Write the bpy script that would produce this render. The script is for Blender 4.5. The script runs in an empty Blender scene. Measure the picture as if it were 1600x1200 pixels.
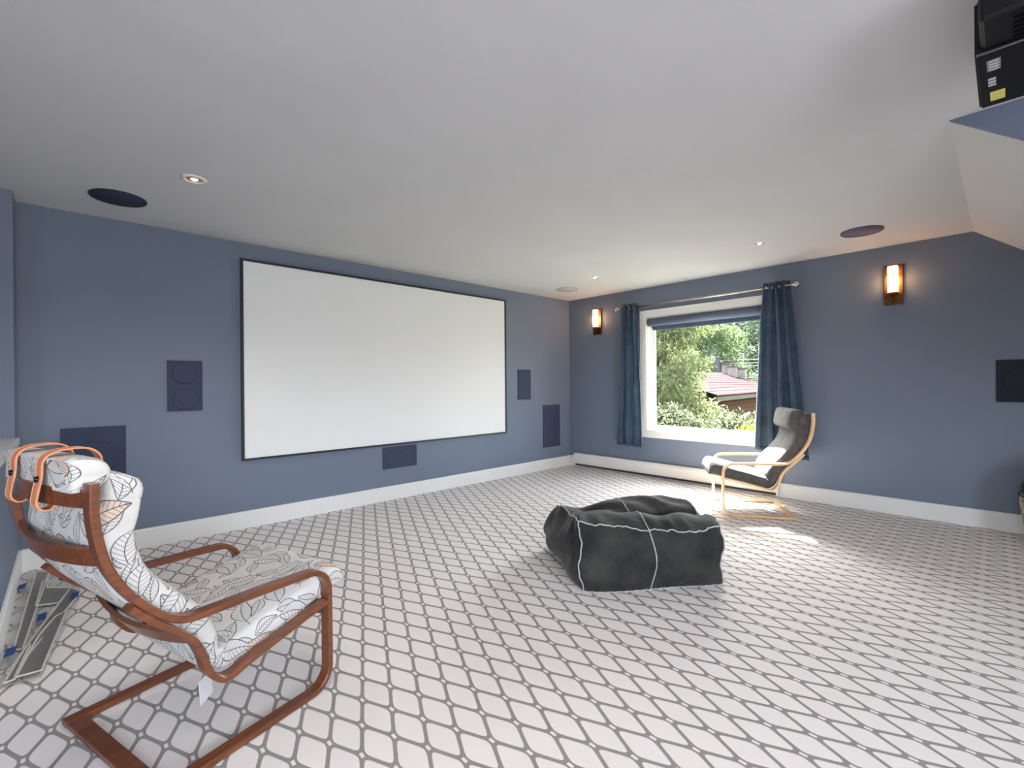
import bpy, bmesh, math, random
import numpy as np
from mathutils import Vector, Matrix
random.seed(4); rng = np.random.default_rng(7)
S = bpy.context.scene
C = S.collection
PI = math.pi

# ------------------------------------------------------------------ camera, sky, sun, area lights, exposure
HC = 1.2108                      # eye height
XB, YA, ZC = 5.4506, 4.4855, 2.44  # window wall plane, screen wall plane, ceiling
cam = bpy.data.cameras.new('camera'); cam.sensor_width = 36; cam.lens = 733.75*36/1600; cam.clip_end = 300; cam.clip_start = .02
co = bpy.data.objects.new('camera', cam); C.objects.link(co); S.camera = co
_y, _r = 0.81077, -0.008613
fw = Vector((math.cos(_y), math.sin(_y), 0)); r0 = Vector((math.sin(_y), -math.cos(_y), 0)); u0 = Vector((0, 0, 1))
rt = math.cos(_r)*r0 + math.sin(_r)*u0; up = -math.sin(_r)*r0 + math.cos(_r)*u0
m = Matrix((rt, up, -fw)).transposed().to_4x4(); m.translation = (0, 0, HC); co.matrix_world = m

w = bpy.data.worlds.new('World'); S.world = w; w.use_nodes = True
nt = w.node_tree; bg = nt.nodes['Background']
sky = nt.nodes.new('ShaderNodeTexSky'); sky.sky_type = 'NISHITA'; sky.sun_disc = False
sky.sun_elevation = math.radians(47); sky.sun_rotation = math.radians(57); sky.air_density = 1.0; sky.dust_density = 3.0; sky.ozone_density = 1.0
hz = nt.nodes.new('ShaderNodeHueSaturation'); hz.inputs['Saturation'].default_value = .5   # hazy, pale sky
nt.links.new(sky.outputs[0], hz.inputs['Color']); nt.links.new(hz.outputs[0], bg.inputs[0]); bg.inputs[1].default_value = 2.4

sd = Vector((-.77, -.50, -1.0)).normalized()
sun = bpy.data.lights.new('sun', 'SUN'); sun.energy = 80.0; sun.angle = math.radians(.8); sun.color = (1, .965, .925)
so = bpy.data.objects.new('sun', sun); C.objects.link(so); so.rotation_euler = sd.to_track_quat('-Z', 'Y').to_euler()

def area(name, loc, direction, sx, sy, watts, col):
    l = bpy.data.lights.new(name, 'AREA'); l.shape = 'RECTANGLE'; l.size = sx; l.size_y = sy; l.energy = watts; l.color = col
    o = bpy.data.objects.new(name, l); C.objects.link(o); o.location = loc
    o.rotation_euler = Vector(direction).to_track_quat('-Z', 'Z').to_euler(); return o
# fill lamps added behind the camera, at made-up windows in two walls
area('fill_side', (0.2, -2.37, 1.35), (-.1, 1, -.12), 2.2, 1.3, 74, (.93, .96, 1.0))
area('fill_rear', (-2.37, -0.4, 1.35), (1, 0.15, -.3), 1.6, 1.3, 8, (.93, .96, 1.0))
S.view_settings.view_transform = 'Standard'; S.view_settings.look = 'None'
S.view_settings.exposure = 0.45; S.view_settings.gamma = 1.0; S.view_settings.use_curve_mapping = False

# ------------------------------------------------------------------ material helpers
def lin(r, g, b):
    f = lambda c: (c/255/12.92 if c/255 <= .04045 else ((c/255+.055)/1.055)**2.4)
    return (f(r), f(g), f(b), 1)
class NT:
    def __init__(s, name):
        s.m = bpy.data.materials.new(name); s.m.use_nodes = True; s.t = s.m.node_tree; s.b = s.t.nodes['Principled BSDF']; s.out = s.t.nodes['Material Output']
    def n(s, typ, **kw):
        x = s.t.nodes.new('ShaderNode'+typ)
        for k, v in kw.items(): setattr(x, k, v)
        return x
    def l(s, a, b): s.t.links.new(a, b)
    def set(s, sock, v):
        if hasattr(v, 'is_output') or isinstance(v, bpy.types.NodeSocket): s.l(v, sock)
        else: sock.default_value = v
    def M(s, op, a, b=None, c=None):
        x = s.n('Math', operation=op); s.set(x.inputs[0], a)
        if b is not None: s.set(x.inputs[1], b)
        if c is not None: s.set(x.inputs[2], c)
        return x.outputs[0]
    def mix(s, f, a, b):
        x = s.n('MixRGB'); s.set(x.inputs[0], f); s.set(x.inputs[1], a); s.set(x.inputs[2], b); return x.outputs[0]
    def noise(s, scale, detail=3, vec=None, rough=.5):
        x = s.n('TexNoise'); x.inputs['Scale'].default_value = scale; x.inputs['Detail'].default_value = detail; x.inputs['Roughness'].default_value = rough
        if vec is not None: s.l(vec, x.inputs['Vector'])
        return x
    def ramp(s, f, a, b, lo=0., hi=1.):
        x = s.n('ValToRGB'); x.color_ramp.elements[0].color = a; x.color_ramp.elements[1].color = b
        x.color_ramp.elements[0].position = lo; x.color_ramp.elements[1].position = hi; s.l(f, x.inputs[0]); return x.outputs[0]
    def bump(s, h, strength=.3, dist=.01):
        x = s.n('Bump'); x.inputs['Strength'].default_value = strength; x.inputs['Distance'].default_value = dist; s.l(h, x.inputs['Height']); s.l(x.outputs[0], s.b.inputs['Normal']); return x
    def obj(s): return s.n('TexCoord').outputs['Object']
    def pos(s): return s.n('NewGeometry').outputs['Position']
def plain(name, col, rough=.6, metal=0, nscale=0, namt=.08, bump=0, bscale=200, spec=.5, emit=None, estr=0, coat=0, sheen=0):
    t = NT(name); b = t.b
    b.inputs['Roughness'].default_value = rough; b.inputs['Metallic'].default_value = metal; b.inputs['Specular IOR Level'].default_value = spec
    b.inputs['Base Color'].default_value = col
    if nscale:
        n = t.noise(nscale, 4, t.obj())
        lo = tuple(c*(1-namt) for c in col[:3])+(1,); hi = tuple(min(1, c*(1+namt)) for c in col[:3])+(1,)
        t.l(t.ramp(n.outputs['Fac'], lo, hi, .3, .7), b.inputs['Base Color'])
    if bump:
        n = t.noise(bscale, 3, t.obj()); t.bump(n.outputs['Fac'], bump, .003)
    if emit: b.inputs['Emission Color'].default_value = emit; b.inputs['Emission Strength'].default_value = estr
    if coat: b.inputs['Coat Weight'].default_value = coat
    if sheen: b.inputs['Sheen Weight'].default_value = sheen; b.inputs['Sheen Roughness'].default_value = .4
    return t.m
MT = {}
MT['wall'] = plain('blue_grey_paint', lin(108, 118, 136), .62, nscale=1.6, namt=.03, bump=.12, bscale=260, spec=.35)
MT['ceil'] = plain('ceiling_paint', lin(204, 204, 206), .8, nscale=2, namt=.02, bump=.08, bscale=220, spec=.2)
MT['white'] = plain('white_trim_paint', lin(226, 224, 222), .42, nscale=3, namt=.02)
MT['winwhite'] = plain('white_window_vinyl', lin(238, 236, 232), .4, nscale=3, namt=.015)
MT['cap'] = plain('pale_grey_cap_paint', lin(196, 196, 196), .4, nscale=4, namt=.03)
MT['black'] = plain('black_metal', lin(30, 33, 40), .45, nscale=9, namt=.1)
MT['pjblack'] = plain('black_projector_plastic', lin(12, 12, 14), .4, nscale=9, namt=.1, spec=.3)
MT['screen'] = plain('matte_screen_vinyl', lin(230, 230, 231), .85, nscale=1.2, namt=.008, spec=.1)
MT['grey'] = plain('grey_metal', lin(120, 120, 122), .4, metal=.6, nscale=20)
MT['heater'] = plain('heater_enamel', lin(228, 224, 220), .4, nscale=5, namt=.02)
MT['nickel'] = plain('brushed_nickel', lin(200, 190, 178), .25, metal=1, nscale=60, namt=.08)
MT['bronze'] = plain('dark_bronze', lin(112, 74, 42), .38, metal=.85, nscale=30, namt=.2)
MT['downlight'] = plain('downlight_trim', lin(235, 234, 232), .35, nscale=8, namt=.02)
MT['reflector'] = plain('downlight_reflector', lin(215, 160, 110), .3, metal=.7, nscale=20, namt=.1)
MT['bulb'] = plain('lamp_glow', (1, .85, .6, 1), .3, nscale=4, namt=.02, emit=(1, .74, .42, 1), estr=5)
MT['bulb_cool'] = plain('cool_lamp_glow', (1, .97, .92, 1), .3, nscale=4, namt=.02, emit=(1, .96, .9, 1), estr=2.5)
MT['grille'] = plain('ceiling_speaker_navy', lin(42, 47, 70), .75, nscale=120, namt=.18, bump=.3, bscale=500)
MT['grille_plum'] = plain('ceiling_speaker_grille', lin(92, 84, 110), .7, nscale=120, namt=.14, bump=.3, bscale=500)
MT['grille_white'] = plain('ceiling_speaker_white', lin(188, 188, 187), .8, nscale=120, namt=.05)
MT['spk'] = plain('navy_speaker_cloth', lin(50, 59, 84), .8, nscale=150, namt=.14, bump=.3, bscale=600)
MT['spkdark'] = plain('navy_speaker_cone', lin(38, 48, 78), .8, nscale=150, namt=.14)
MT['spkblack'] = plain('near_black_speaker_cloth', lin(26, 31, 45), .85, nscale=150, namt=.2, bump=.3, bscale=600)
MT['leather'] = plain('tan_leather', lin(206, 138, 100), .55, nscale=40, namt=.12, bump=.2, bscale=300)
MT['stud'] = plain('black_stud', lin(24, 22, 24), .25, metal=.5, nscale=30)
MT['tag'] = plain('white_care_label', lin(214, 214, 218), .7, nscale=30, namt=.06)
MT['piping'] = plain('pale_grey_piping', lin(168, 168, 168), .8, nscale=120, namt=.2, bump=.6, bscale=150)
MT['sticker'] = plain('yellow_sticker', lin(214, 202, 110), .5, nscale=30, namt=.05)
MT['label'] = plain('pale_sticker', lin(186, 186, 190), .5, nscale=30, namt=.05)
MT['labelgrey'] = plain('grey_printed_sticker', lin(120, 124, 124), .5, nscale=90, namt=.25)
MT['tape'] = plain('blue_tape', lin(24, 62, 122), .6, nscale=30, namt=.12)
MT['soil'] = plain('garden_ground', lin(74, 80, 50), .95, nscale=.8, namt=.3, spec=.05)
MT['bark'] = plain('bark', lin(104, 88, 74), .9, nscale=8, namt=.35, bump=.5, bscale=20, spec=.05)
MT['roofred'] = plain('red_shingle', lin(42, 11, 18), .95, nscale=3.5, namt=.6, spec=.05)
MT['roofred2'] = plain('dark_red_shingle', lin(36, 8, 14), .95, nscale=3.5, namt=.6, spec=.05)
MT['fascia'] = plain('grey_fascia', lin(74, 72, 64), .7, nscale=2, namt=.1, spec=.05)
MT['siding'] = plain('brown_siding', lin(62, 40, 30), .8, nscale=2, namt=.2, spec=.05)
MT['brickpale'] = plain('pale_chimney_render', lin(120, 110, 106), .85, nscale=3, namt=.15, spec=.05)
MT['pole'] = plain('weathered_pole', lin(66, 60, 64), .9, nscale=5, namt=.2, spec=.05)
MT['wire'] = plain('pale_wire', lin(110, 110, 108), .6, nscale=5, namt=.05, spec=.05)

def wood(name, c1, c2, rough, coat):
    t = NT(name); mp = t.n('Mapping'); mp.inputs['Scale'].default_value = (6, 60, 60); t.l(t.obj(), mp.inputs[0])
    n = t.noise(1.2, 6, mp.outputs[0], .65)
    t.l(t.ramp(n.outputs['Fac'], c1, c2, .32, .68), t.b.inputs['Base Color'])
    t.b.inputs['Roughness'].default_value = rough; t.b.inputs['Coat Weight'].default_value = coat; t.b.inputs['Coat Roughness'].default_value = .25
    t.bump(n.outputs['Fac'], .06, .002); return t.m
MT['brownwood'] = wood('brown_stained_beech', lin(82, 41, 20), lin(122, 66, 33), .38, .35)
MT['birch'] = wood('pale_birch', lin(214, 174, 128), lin(232, 198, 154), .42, .2)

# carpet: trellis lattice woven into the pile
def carpet():
    t = NT('trellis_carpet'); P = t.n('SeparateXYZ'); t.l(t.pos(), P.inputs[0])
    A = np.array([[.0622, .0555], [.127, -.1257]]); I = np.linalg.inv(A); p0 = np.array([.82, 1.714]); c = -I@p0
    du, dv = [t.M('ABSOLUTE', t.M('SUBTRACT', t.M('FRACT', t.M('ADD', t.M('ADD', t.M('MULTIPLY', P.outputs[0], float(I[k, 0])), t.M('MULTIPLY', P.outputs[1], float(I[k, 1]))), float(c[k])+50.5)), .5)) for k in (0, 1)]
    # du, dv: 0 on a line, .5 in the middle of a cell
    wob = t.noise(55, 2, t.pos()); wv = t.M('MULTIPLY', t.M('SUBTRACT', wob.outputs['Fac'], .5), .03)
    a = t.M('DIVIDE', t.M('SUBTRACT', .5, du), .436); b = t.M('DIVIDE', t.M('SUBTRACT', .5, dv), .436)
    q = t.M('ADD', t.M('ADD', t.M('POWER', a, 5.5), t.M('POWER', b, 5.5)), wv)
    line = t.n('MapRange'); line.inputs['From Min'].default_value = .88; line.inputs['From Max'].default_value = 1.10; t.l(q, line.inputs['Value'])
    nd = t.M('ADD', du, dv); node = t.n('MapRange'); node.inputs['From Min'].default_value = .105; node.inputs['From Max'].default_value = .085; t.l(nd, node.inputs['Value'])
    ln = t.M('MULTIPLY', line.outputs[0], t.M('SUBTRACT', 1., node.outputs[0]))
    rope = t.n('TexWave', wave_type='BANDS', bands_direction='X'); rope.inputs['Scale'].default_value = 60; rope.inputs['Distortion'].default_value = 1.5; t.l(t.pos(), rope.inputs['Vector'])
    f = t.noise(420, 2, t.pos(), .7); big = t.noise(1.1, 2, t.pos())
    base = t.mix(f.outputs['Fac'], lin(212, 204, 199), lin(236, 229, 225))
    base = t.mix(t.M('MULTIPLY', big.outputs['Fac'], .25), base, lin(212, 202, 200))
    dark = t.mix(t.M('MULTIPLY', rope.outputs['Fac'], .5), lin(130, 124, 121), lin(162, 155, 151))
    t.l(t.mix(ln, base, dark), t.b.inputs['Base Color']); t.b.inputs['Roughness'].default_value = .95; t.b.inputs['Specular IOR Level'].default_value = .1
    t.b.inputs['Sheen Weight'].default_value = .15
    hgt = t.M('ADD', t.M('MULTIPLY', t.M('SUBTRACT', 1., ln), .8), t.M('MULTIPLY', f.outputs['Fac'], .6)); t.bump(hgt, .35, .004)
    return t.m
MT['carpet'] = carpet()

def velvet(name, c1, c2, scale, sheen):
    t = NT(name); n = t.noise(scale, 4, t.obj(), .6); f = t.noise(350, 2, t.obj())
    t.l(t.ramp(n.outputs['Fac'], c1, c2, .3, .72), t.b.inputs['Base Color']); t.b.inputs['Roughness'].default_value = .8; t.b.inputs['Specular IOR Level'].default_value = .2
    t.b.inputs['Sheen Weight'].default_value = sheen; t.b.inputs['Sheen Roughness'].default_value = .35
    w_ = t.noise(14, 4, t.obj(), .6); t.bump(t.M('ADD', w_.outputs['Fac'], t.M('MULTIPLY', f.outputs['Fac'], .15)), .5, .02); return t.m
MT['bag'] = velvet('charcoal_velvet', lin(22, 22, 23), lin(62, 61, 58), 4.2, .22)
MT['charcoal'] = velvet('charcoal_cushion', lin(70, 68, 68), lin(96, 93, 92), 14, .2)
MT['curtain'] = velvet('blue_curtain', lin(44, 61, 80), lin(64, 83, 104), 6, .35)
MT['blind'] = plain('slate_blind_fabric', lin(92, 104, 126), .8, nscale=60, namt=.05)
def mottled():
    t = NT('mottled_pouf_fabric'); n = t.noise(9, 5, t.obj(), .6); s = t.n('SeparateXYZ'); t.l(t.obj(), s.inputs[0])
    lower = t.n('MapRange'); lower.inputs['From Min'].default_value = .40; lower.inputs['From Max'].default_value = .36; t.l(s.outputs[2], lower.inputs['Value'])
    patt = t.ramp(n.outputs['Fac'], lin(46, 54, 38), lin(190, 178, 146), .42, .58)
    t.l(t.mix(lower.outputs[0], lin(24, 28, 32), patt), t.b.inputs['Base Color']); t.b.inputs['Roughness'].default_value = .85; return t.m
MT['pouf'] = mottled()

def leafprint():
    t = NT('leaf_print_cotton'); uv = t.n('TexCoord').outputs['UV']
    def layer(scale, off, a, b, nv, th):
        mp = t.n('Mapping'); mp.inputs['Scale'].default_value = (scale,)*3; mp.inputs['Location'].default_value = off; t.l(uv, mp.inputs[0])
        v = t.n('TexVoronoi', voronoi_dimensions='2D', feature='F1'); v.inputs['Scale'].default_value = 1; v.inputs['Randomness'].default_value = .55; t.l(mp.outputs[0], v.inputs['Vector'])
        d = t.n('VectorMath', operation='SUBTRACT'); t.l(mp.outputs[0], d.inputs[0]); t.l(v.outputs['Position'], d.inputs[1])
        s = t.n('SeparateXYZ'); t.l(d.outputs[0], s.inputs[0]); cs = t.n('SeparateColor'); t.l(v.outputs['Color'], cs.inputs[0])
        an = t.M('MULTIPLY', cs.outputs[0], 6.283); c, sn = t.M('COSINE', an), t.M('SINE', an)
        x = t.M('ADD', t.M('MULTIPLY', s.outputs[0], c), t.M('MULTIPLY', s.outputs[1], sn))
        y = t.M('SUBTRACT', t.M('MULTIPLY', s.outputs[1], c), t.M('MULTIPLY', s.outputs[0], sn))
        y = t.M('ADD', y, t.M('MULTIPLY', t.M('MULTIPLY', x, x), .35))
        ay = t.M('ABSOLUTE', y); xn = t.M('DIVIDE', x, a)
        wd = t.M('MULTIPLY', t.M('MULTIPLY', t.M('SUBTRACT', 1., t.M('MULTIPLY', xn, xn)), b), t.M('SUBTRACT', 1., t.M('MULTIPLY', xn, .35)))
        e = t.M('SUBTRACT', ay, wd); ins = t.M('LESS_THAN', e, 0.)
        inx = t.M('LESS_THAN', t.M('ABSOLUTE', xn), 1.)
        outl = t.M('MULTIPLY', t.M('LESS_THAN', t.M('ABSOLUTE', e), th), inx)
        rib = t.M('MULTIPLY', t.M('LESS_THAN', ay, th*.8), t.M('LESS_THAN', t.M('ABSOLUTE', t.M('ADD', xn, .25)), 1.2))
        vf = t.M('ABSOLUTE', t.M('SUBTRACT', t.M('FRACT', t.M('MULTIPLY', t.M('SUBTRACT', x, t.M('MULTIPLY', ay, .75)), nv)), .5))
        vein = t.M('LESS_THAN', vf, th*nv*.5)
        ins = t.M('MULTIPLY', ins, inx)
        return t.M('MAXIMUM', t.M('MAXIMUM', outl, rib), t.M('MULTIPLY', ins, vein)), ins, cs.outputs[1]
    l1, i1, r1 = layer(8.5, (0, 0, 0), .56, .27, 8., .016)
    l2, i2, r2 = layer(11., (.37, .61, 0), .50, .22, 9., .018)
    line = t.M('MAXIMUM', l1, t.M('MULTIPLY', t.M('SUBTRACT', 1., i1), l2))
    soft = t.noise(9, 2, uv)
    base = t.mix(soft.outputs['Fac'], lin(196, 193, 191), lin(214, 211, 208))
    peach = t.M('MULTIPLY', t.M('MULTIPLY', i1, t.M('GREATER_THAN', r1, .86)), .6)
    base = t.mix(peach, base, lin(204, 172, 148))
    t.l(t.mix(t.M('MULTIPLY', line, .82), base, lin(52, 54, 62)), t.b.inputs['Base Color']); t.b.inputs['Roughness'].default_value = .85; t.b.inputs['Specular IOR Level'].default_value = .2
    mp = t.n('Mapping'); mp.inputs['Scale'].default_value = (1, .35, 1); t.l(uv, mp.inputs[0]); wr = t.noise(22, 3, mp.outputs[0]); t.bump(wr.outputs['Fac'], .5, .012)
    return t.m
MT['leafprint'] = leafprint()

def glassmat():
    t = NT('window_glass'); tr = t.n('BsdfTransparent'); tr.inputs[0].default_value = (.93, .96, .94, 1); g = t.n('BsdfGlossy'); g.inputs['Roughness'].default_value = .02
    mx = t.n('MixShader'); mx.inputs[0].default_value = .035; t.l(tr.outputs[0], mx.inputs[1]); t.l(g.outputs[0], mx.inputs[2]); t.l(mx.outputs[0], t.out.inputs[0]); return t.m
MT['glass'] = glassmat()
def film(name, col, alpha):
    t = NT(name); n = t.noise(14, 4, t.obj()); t.b.inputs['Base Color'].default_value = col; t.b.inputs['Roughness'].default_value = .3
    t.l(t.M('ADD', alpha-.08, t.M('MULTIPLY', n.outputs['Fac'], .16)), t.b.inputs['Alpha']); return t.m
MT['film'] = film('clear_plastic_film', lin(208, 212, 208), .30)
MT['filmgrey'] = film('smoky_plastic_film', lin(128, 124, 121), .82)
MT['filmedge'] = film('pale_film_edge', lin(214, 206, 196), .9)
def leafmat(name, c1, c2, c3):
    t = NT(name); r = t.n('NewGeometry').outputs['Random Per Island']
    x = t.n('ValToRGB'); x.color_ramp.elements[0].color = c1; x.color_ramp.elements[1].color = c3; k = x.color_ramp.elements.new(.5); k.color = c2; t.l(r, x.inputs[0])
    d = t.n('BsdfDiffuse'); tl = t.n('BsdfTranslucent'); t.l(x.outputs[0], d.inputs[0]); t.l(x.outputs[0], tl.inputs[0])
    mx = t.n('MixShader'); mx.inputs[0].default_value = .45; t.l(d.outputs[0], mx.inputs[1]); t.l(tl.outputs[0], mx.inputs[2]); t.l(mx.outputs[0], t.out.inputs[0]); return t.m
MT['leaf_light'] = leafmat('pale_green_leaves', lin(76, 88, 52), lin(112, 118, 80), lin(146, 148, 112))
MT['leaf_mid'] = leafmat('mid_green_leaves', lin(58, 74, 46), lin(84, 96, 66), lin(120, 126, 98))
MT['leaf_dark'] = leafmat('blue_green_leaves', lin(58, 72, 58), lin(82, 94, 80), lin(112, 120, 104))
MT['leaf_bush'] = leafmat('shrub_leaves', lin(42, 50, 34), lin(78, 84, 58), lin(136, 132, 114))
MT['leaf_lime'] = leafmat('lime_leaves', lin(78, 94, 24), lin(104, 118, 42), lin(130, 134, 70))
def frosted():
    t = NT('frosted_sconce_glass'); s = t.n('SeparateXYZ'); t.l(t.obj(), s.inputs[0])
    t.b.inputs['Base Color'].default_value = lin(250, 232, 200); t.b.inputs['Roughness'].default_value = .4
    t.b.inputs['Emission Color'].default_value = (1, .52, .22, 1)
    g = t.M('DIVIDE', t.M('SUBTRACT', s.outputs[2], .215), .055); g = t.M('POWER', 2.718, t.M('MULTIPLY', t.M('MULTIPLY', g, g), -1.))
    t.l(t.M('ADD', t.M('MULTIPLY', g, 32.), 4.), t.b.inputs['Emission Strength']); return t.m
MT['sconce'] = frosted()

# ------------------------------------------------------------------ object helpers
def tag(o, label, cat, group=None):
    o['label'] = label; o['category'] = cat
    if group: o['group'] = group
    return o
def link(name, me, mat, parent=None, smooth=False, loc=None):
    o = bpy.data.objects.new(name, me); C.objects.link(o)
    if mat and not me.materials: me.materials.append(MT[mat])
    if parent: o.parent = parent
    if loc: o.location = loc
    if smooth: me.polygons.foreach_set('use_smooth', [True]*len(me.polygons))
    return o
def thing(name, label, cat, loc=(0, 0, 0), rz=0, group=None):
    o = bpy.data.objects.new(name, None); C.objects.link(o); o.location = loc; o.rotation_euler = (0, 0, rz); o.empty_display_size = .1
    return tag(o, label, cat, group)
def mesh(v, f): me = bpy.data.meshes.new('m'); me.from_pydata([tuple(p) for p in v], [], f); me.update(); return me
def struct(o): o['kind'] = 'structure'; return o
def box(name, x0, x1, y0, y1, z0, z1, mat, parent=None, bev=0, seg=2):
    bm = bmesh.new(); bmesh.ops.create_cube(bm, size=1)
    for v in bm.verts: v.co = ((x0+x1)/2+v.co.x*(x1-x0), (y0+y1)/2+v.co.y*(y1-y0), (z0+z1)/2+v.co.z*(z1-z0))
    if bev: bmesh.ops.bevel(bm, geom=bm.edges[:], offset=bev, segments=seg, affect='EDGES', profile=.5)
    me = bpy.data.meshes.new(name); bm.to_mesh(me); bm.free(); return link(name, me, mat, parent)
def boxes(name, L, mat, parent=None):      # several slabs forming ONE piece (frames, wall with opening)
    v, f = [], []
    for x0, x1, y0, y1, z0, z1 in L:
        k = len(v); v += [(x, y, z) for x in (x0, x1) for y in (y0, y1) for z in (z0, z1)]
        f += [tuple(k+i for i in q) for q in ((0, 1, 3, 2), (4, 6, 7, 5), (0, 4, 5, 1), (2, 3, 7, 6), (0, 2, 6, 4), (1, 5, 7, 3))]
    return link(name, mesh(v, f), mat, parent)
def prism(name, poly, axis, a0, a1, mat, parent=None):   # 2D polygon extruded along an axis
    def P(p, a): return {'x': (a, p[0], p[1]), 'y': (p[0], a, p[1]), 'z': (p[0], p[1], a)}[axis]
    n = len(poly); v = [P(p, a0) for p in poly]+[P(p, a1) for p in poly]
    f = [tuple(range(n)), tuple(range(2*n-1, n-1, -1))]+[(i, n+i, n+(i+1) % n, (i+1) % n) for i in range(n)]
    me = mesh(v, f); bm = bmesh.new(); bm.from_mesh(me); bmesh.ops.recalc_face_normals(bm, faces=bm.faces); bm.to_mesh(me); bm.free()
    return link(name, me, mat, parent)
def catmull(P, k=6):
    P = [np.array(p, float) for p in P]; out = []
    Q = [2*P[0]-P[1]]+P+[2*P[-1]-P[-2]]
    for i in range(1, len(Q)-2):
        for j in range(k):
            t = j/k; a, b, c, d = Q[i-1:i+3]
            out.append(.5*((2*b)+(c-a)*t+(2*a-5*b+4*c-d)*t*t+(3*b-a-3*c+d)*t**3))
    out.append(P[-1]); return out
def tube(name, path, r, mat, parent=None, n=8, closed=False, smooth=True):
    P = [Vector(p) for p in path]; v, f = [], []; N = len(P)
    prev = None
    for i, p in enumerate(P):
        d = (P[(i+1) % N]-P[i-1]) if closed else (P[min(i+1, N-1)]-P[max(i-1, 0)]); d.normalize()
        if prev is None: a = d.orthogonal().normalized()
        else: a = (prev-d*prev.dot(d)).normalized()
        prev = a; b = d.cross(a); rr = r[i] if hasattr(r, '__len__') else r
        v += [p+(a*math.cos(2*PI*k/n)+b*math.sin(2*PI*k/n))*rr for k in range(n)]
    for i in range(N if closed else N-1):
        j = (i+1) % N; f += [(i*n+k, i*n+(k+1) % n, j*n+(k+1) % n, j*n+k) for k in range(n)]
    if not closed: f += [tuple(range(n-1, -1, -1)), tuple((N-1)*n+k for k in range(n))]
    return link(name, mesh(v, f), mat, parent, smooth)
def lathe(name, prof, mat, parent=None, n=32, axis='z', loc=(0, 0, 0), smooth=True):
    v, f = [], []
    for r, z in prof:
        for k in range(n):
            a = 2*PI*k/n; p = (r*math.cos(a), r*math.sin(a), z)
            if axis == 'x': p = (p[2], p[0], p[1])
            if axis == 'y': p = (p[0], p[2], p[1])
            v.append((p[0]+loc[0], p[1]+loc[1], p[2]+loc[2]))
    for i in range(len(prof)-1): f += [(i*n+k, i*n+(k+1) % n, (i+1)*n+(k+1) % n, (i+1)*n+k) for k in range(n)]
    if prof[0][0] > 1e-5: f.append(tuple(range(n-1, -1, -1)))
    if prof[-1][0] > 1e-5: f.append(tuple((len(prof)-1)*n+k for k in range(n)))
    me = mesh(v, f); bm = bmesh.new(); bm.from_mesh(me); bmesh.ops.remove_doubles(bm, verts=bm.verts, dist=1e-6); bmesh.ops.recalc_face_normals(bm, faces=bm.faces); bm.to_mesh(me); bm.free()
    return link(name, me, mat, parent, smooth)
def lamination(name, path, yc, wid, th, mat, parent):     # flat bent-wood strip, path in the local xz plane
    v, f = [], []; N = len(path); c = .004
    for i, p in enumerate(path):
        d = np.array(path[min(i+1, N-1)])-np.array(path[max(i-1, 0)]); d = d/np.hypot(*d); nn = np.array((-d[1], d[0]))
        W, T = wid/2, th/2
        for y, t in ((W-c, T), (W, T-c), (W, -T+c), (W-c, -T), (-W+c, -T), (-W, -T+c), (-W, T-c), (-W+c, T)):
            q = np.array(p)+nn*t; v.append((q[0], yc+y, q[1]))
    for i in range(N-1): f += [(i*8+k, i*8+(k+1) % 8, i*8+8+(k+1) % 8, i*8+8+k) for k in range(8)]
    f += [tuple(range(8)), tuple((N-1)*8+k for k in range(7, -1, -1))]
    me = mesh(v, f); bm = bmesh.new(); bm.from_mesh(me); bmesh.ops.recalc_face_normals(bm, faces=bm.faces); bm.to_mesh(me); bm.free()
    o = link(name, me, mat, parent, True); me.set_sharp_from_angle(angle=math.radians(35)); return o

# ------------------------------------------------------------------ the room
T = .14
JX, JY = -.232, 4.239            # jog at the left end of the screen wall
X0, Y0 = -2.4, -2.4              # walls behind the camera
GX, GY = 3.057, .178             # gable end of the sloped ceiling, crease
KY = -1.65; KZ = ZC-(GY-KY)*.77  # knee wall under the slope
HY0 = 2.6                        # near end of the half wall
fl = prism('floor', [(JX, YA), (XB, YA), (XB, KY), (GX, KY), (GX, Y0), (X0, Y0), (X0, HY0), (JX, HY0)], 'z', -.12, 0, 'carpet'); struct(fl)
struct(prism('ceiling', [(X0, JY), (JX, JY), (JX, YA), (XB, YA), (XB, GY), (GX, GY), (GX, Y0), (X0, Y0)], 'z', ZC, ZC+.12, 'ceil'))
s_ = struct(prism('ceiling_slope', [(GY, ZC), (KY, KZ), (KY, KZ+.15), (GY, ZC+.15)], 'x', GX, XB, 'ceil'))
struct(box('wall_left', JX, XB+T, YA, YA+T, -.12, ZC+.12, 'wall'))
struct(boxes('wall_jog', [(X0-T, JX, JY, YA+T, -1.5, ZC+.12)], 'wall'))
# window wall with its opening
WY0, WY1, WZ0, WZ1 = 1.72, 3.195, .60, 2.05     # clear opening
WT = .20
struct(boxes('wall_right', [(XB, XB+WT, KY-T, WY0, -.12, ZC+.12), (XB, XB+WT, WY1, YA, -.12, ZC+.12), (XB, XB+WT, WY0, WY1, -.12, WZ0), (XB, XB+WT, WY0, WY1, WZ1, ZC+.12)], 'wall'))
struct(prism('wall_gable', [(GY, ZC), (KY, KZ+.02), (Y0, KZ+.02), (Y0, ZC)], 'x', GX-.02, GX, 'wall'))
struct(box('wall_knee', GX, XB, KY-T, KY, -.12, KZ+.05, 'wall'))
struct(boxes('wall_alcove', [(GX, GX+T, Y0, KY, -.12, ZC)], 'wall'))
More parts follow.
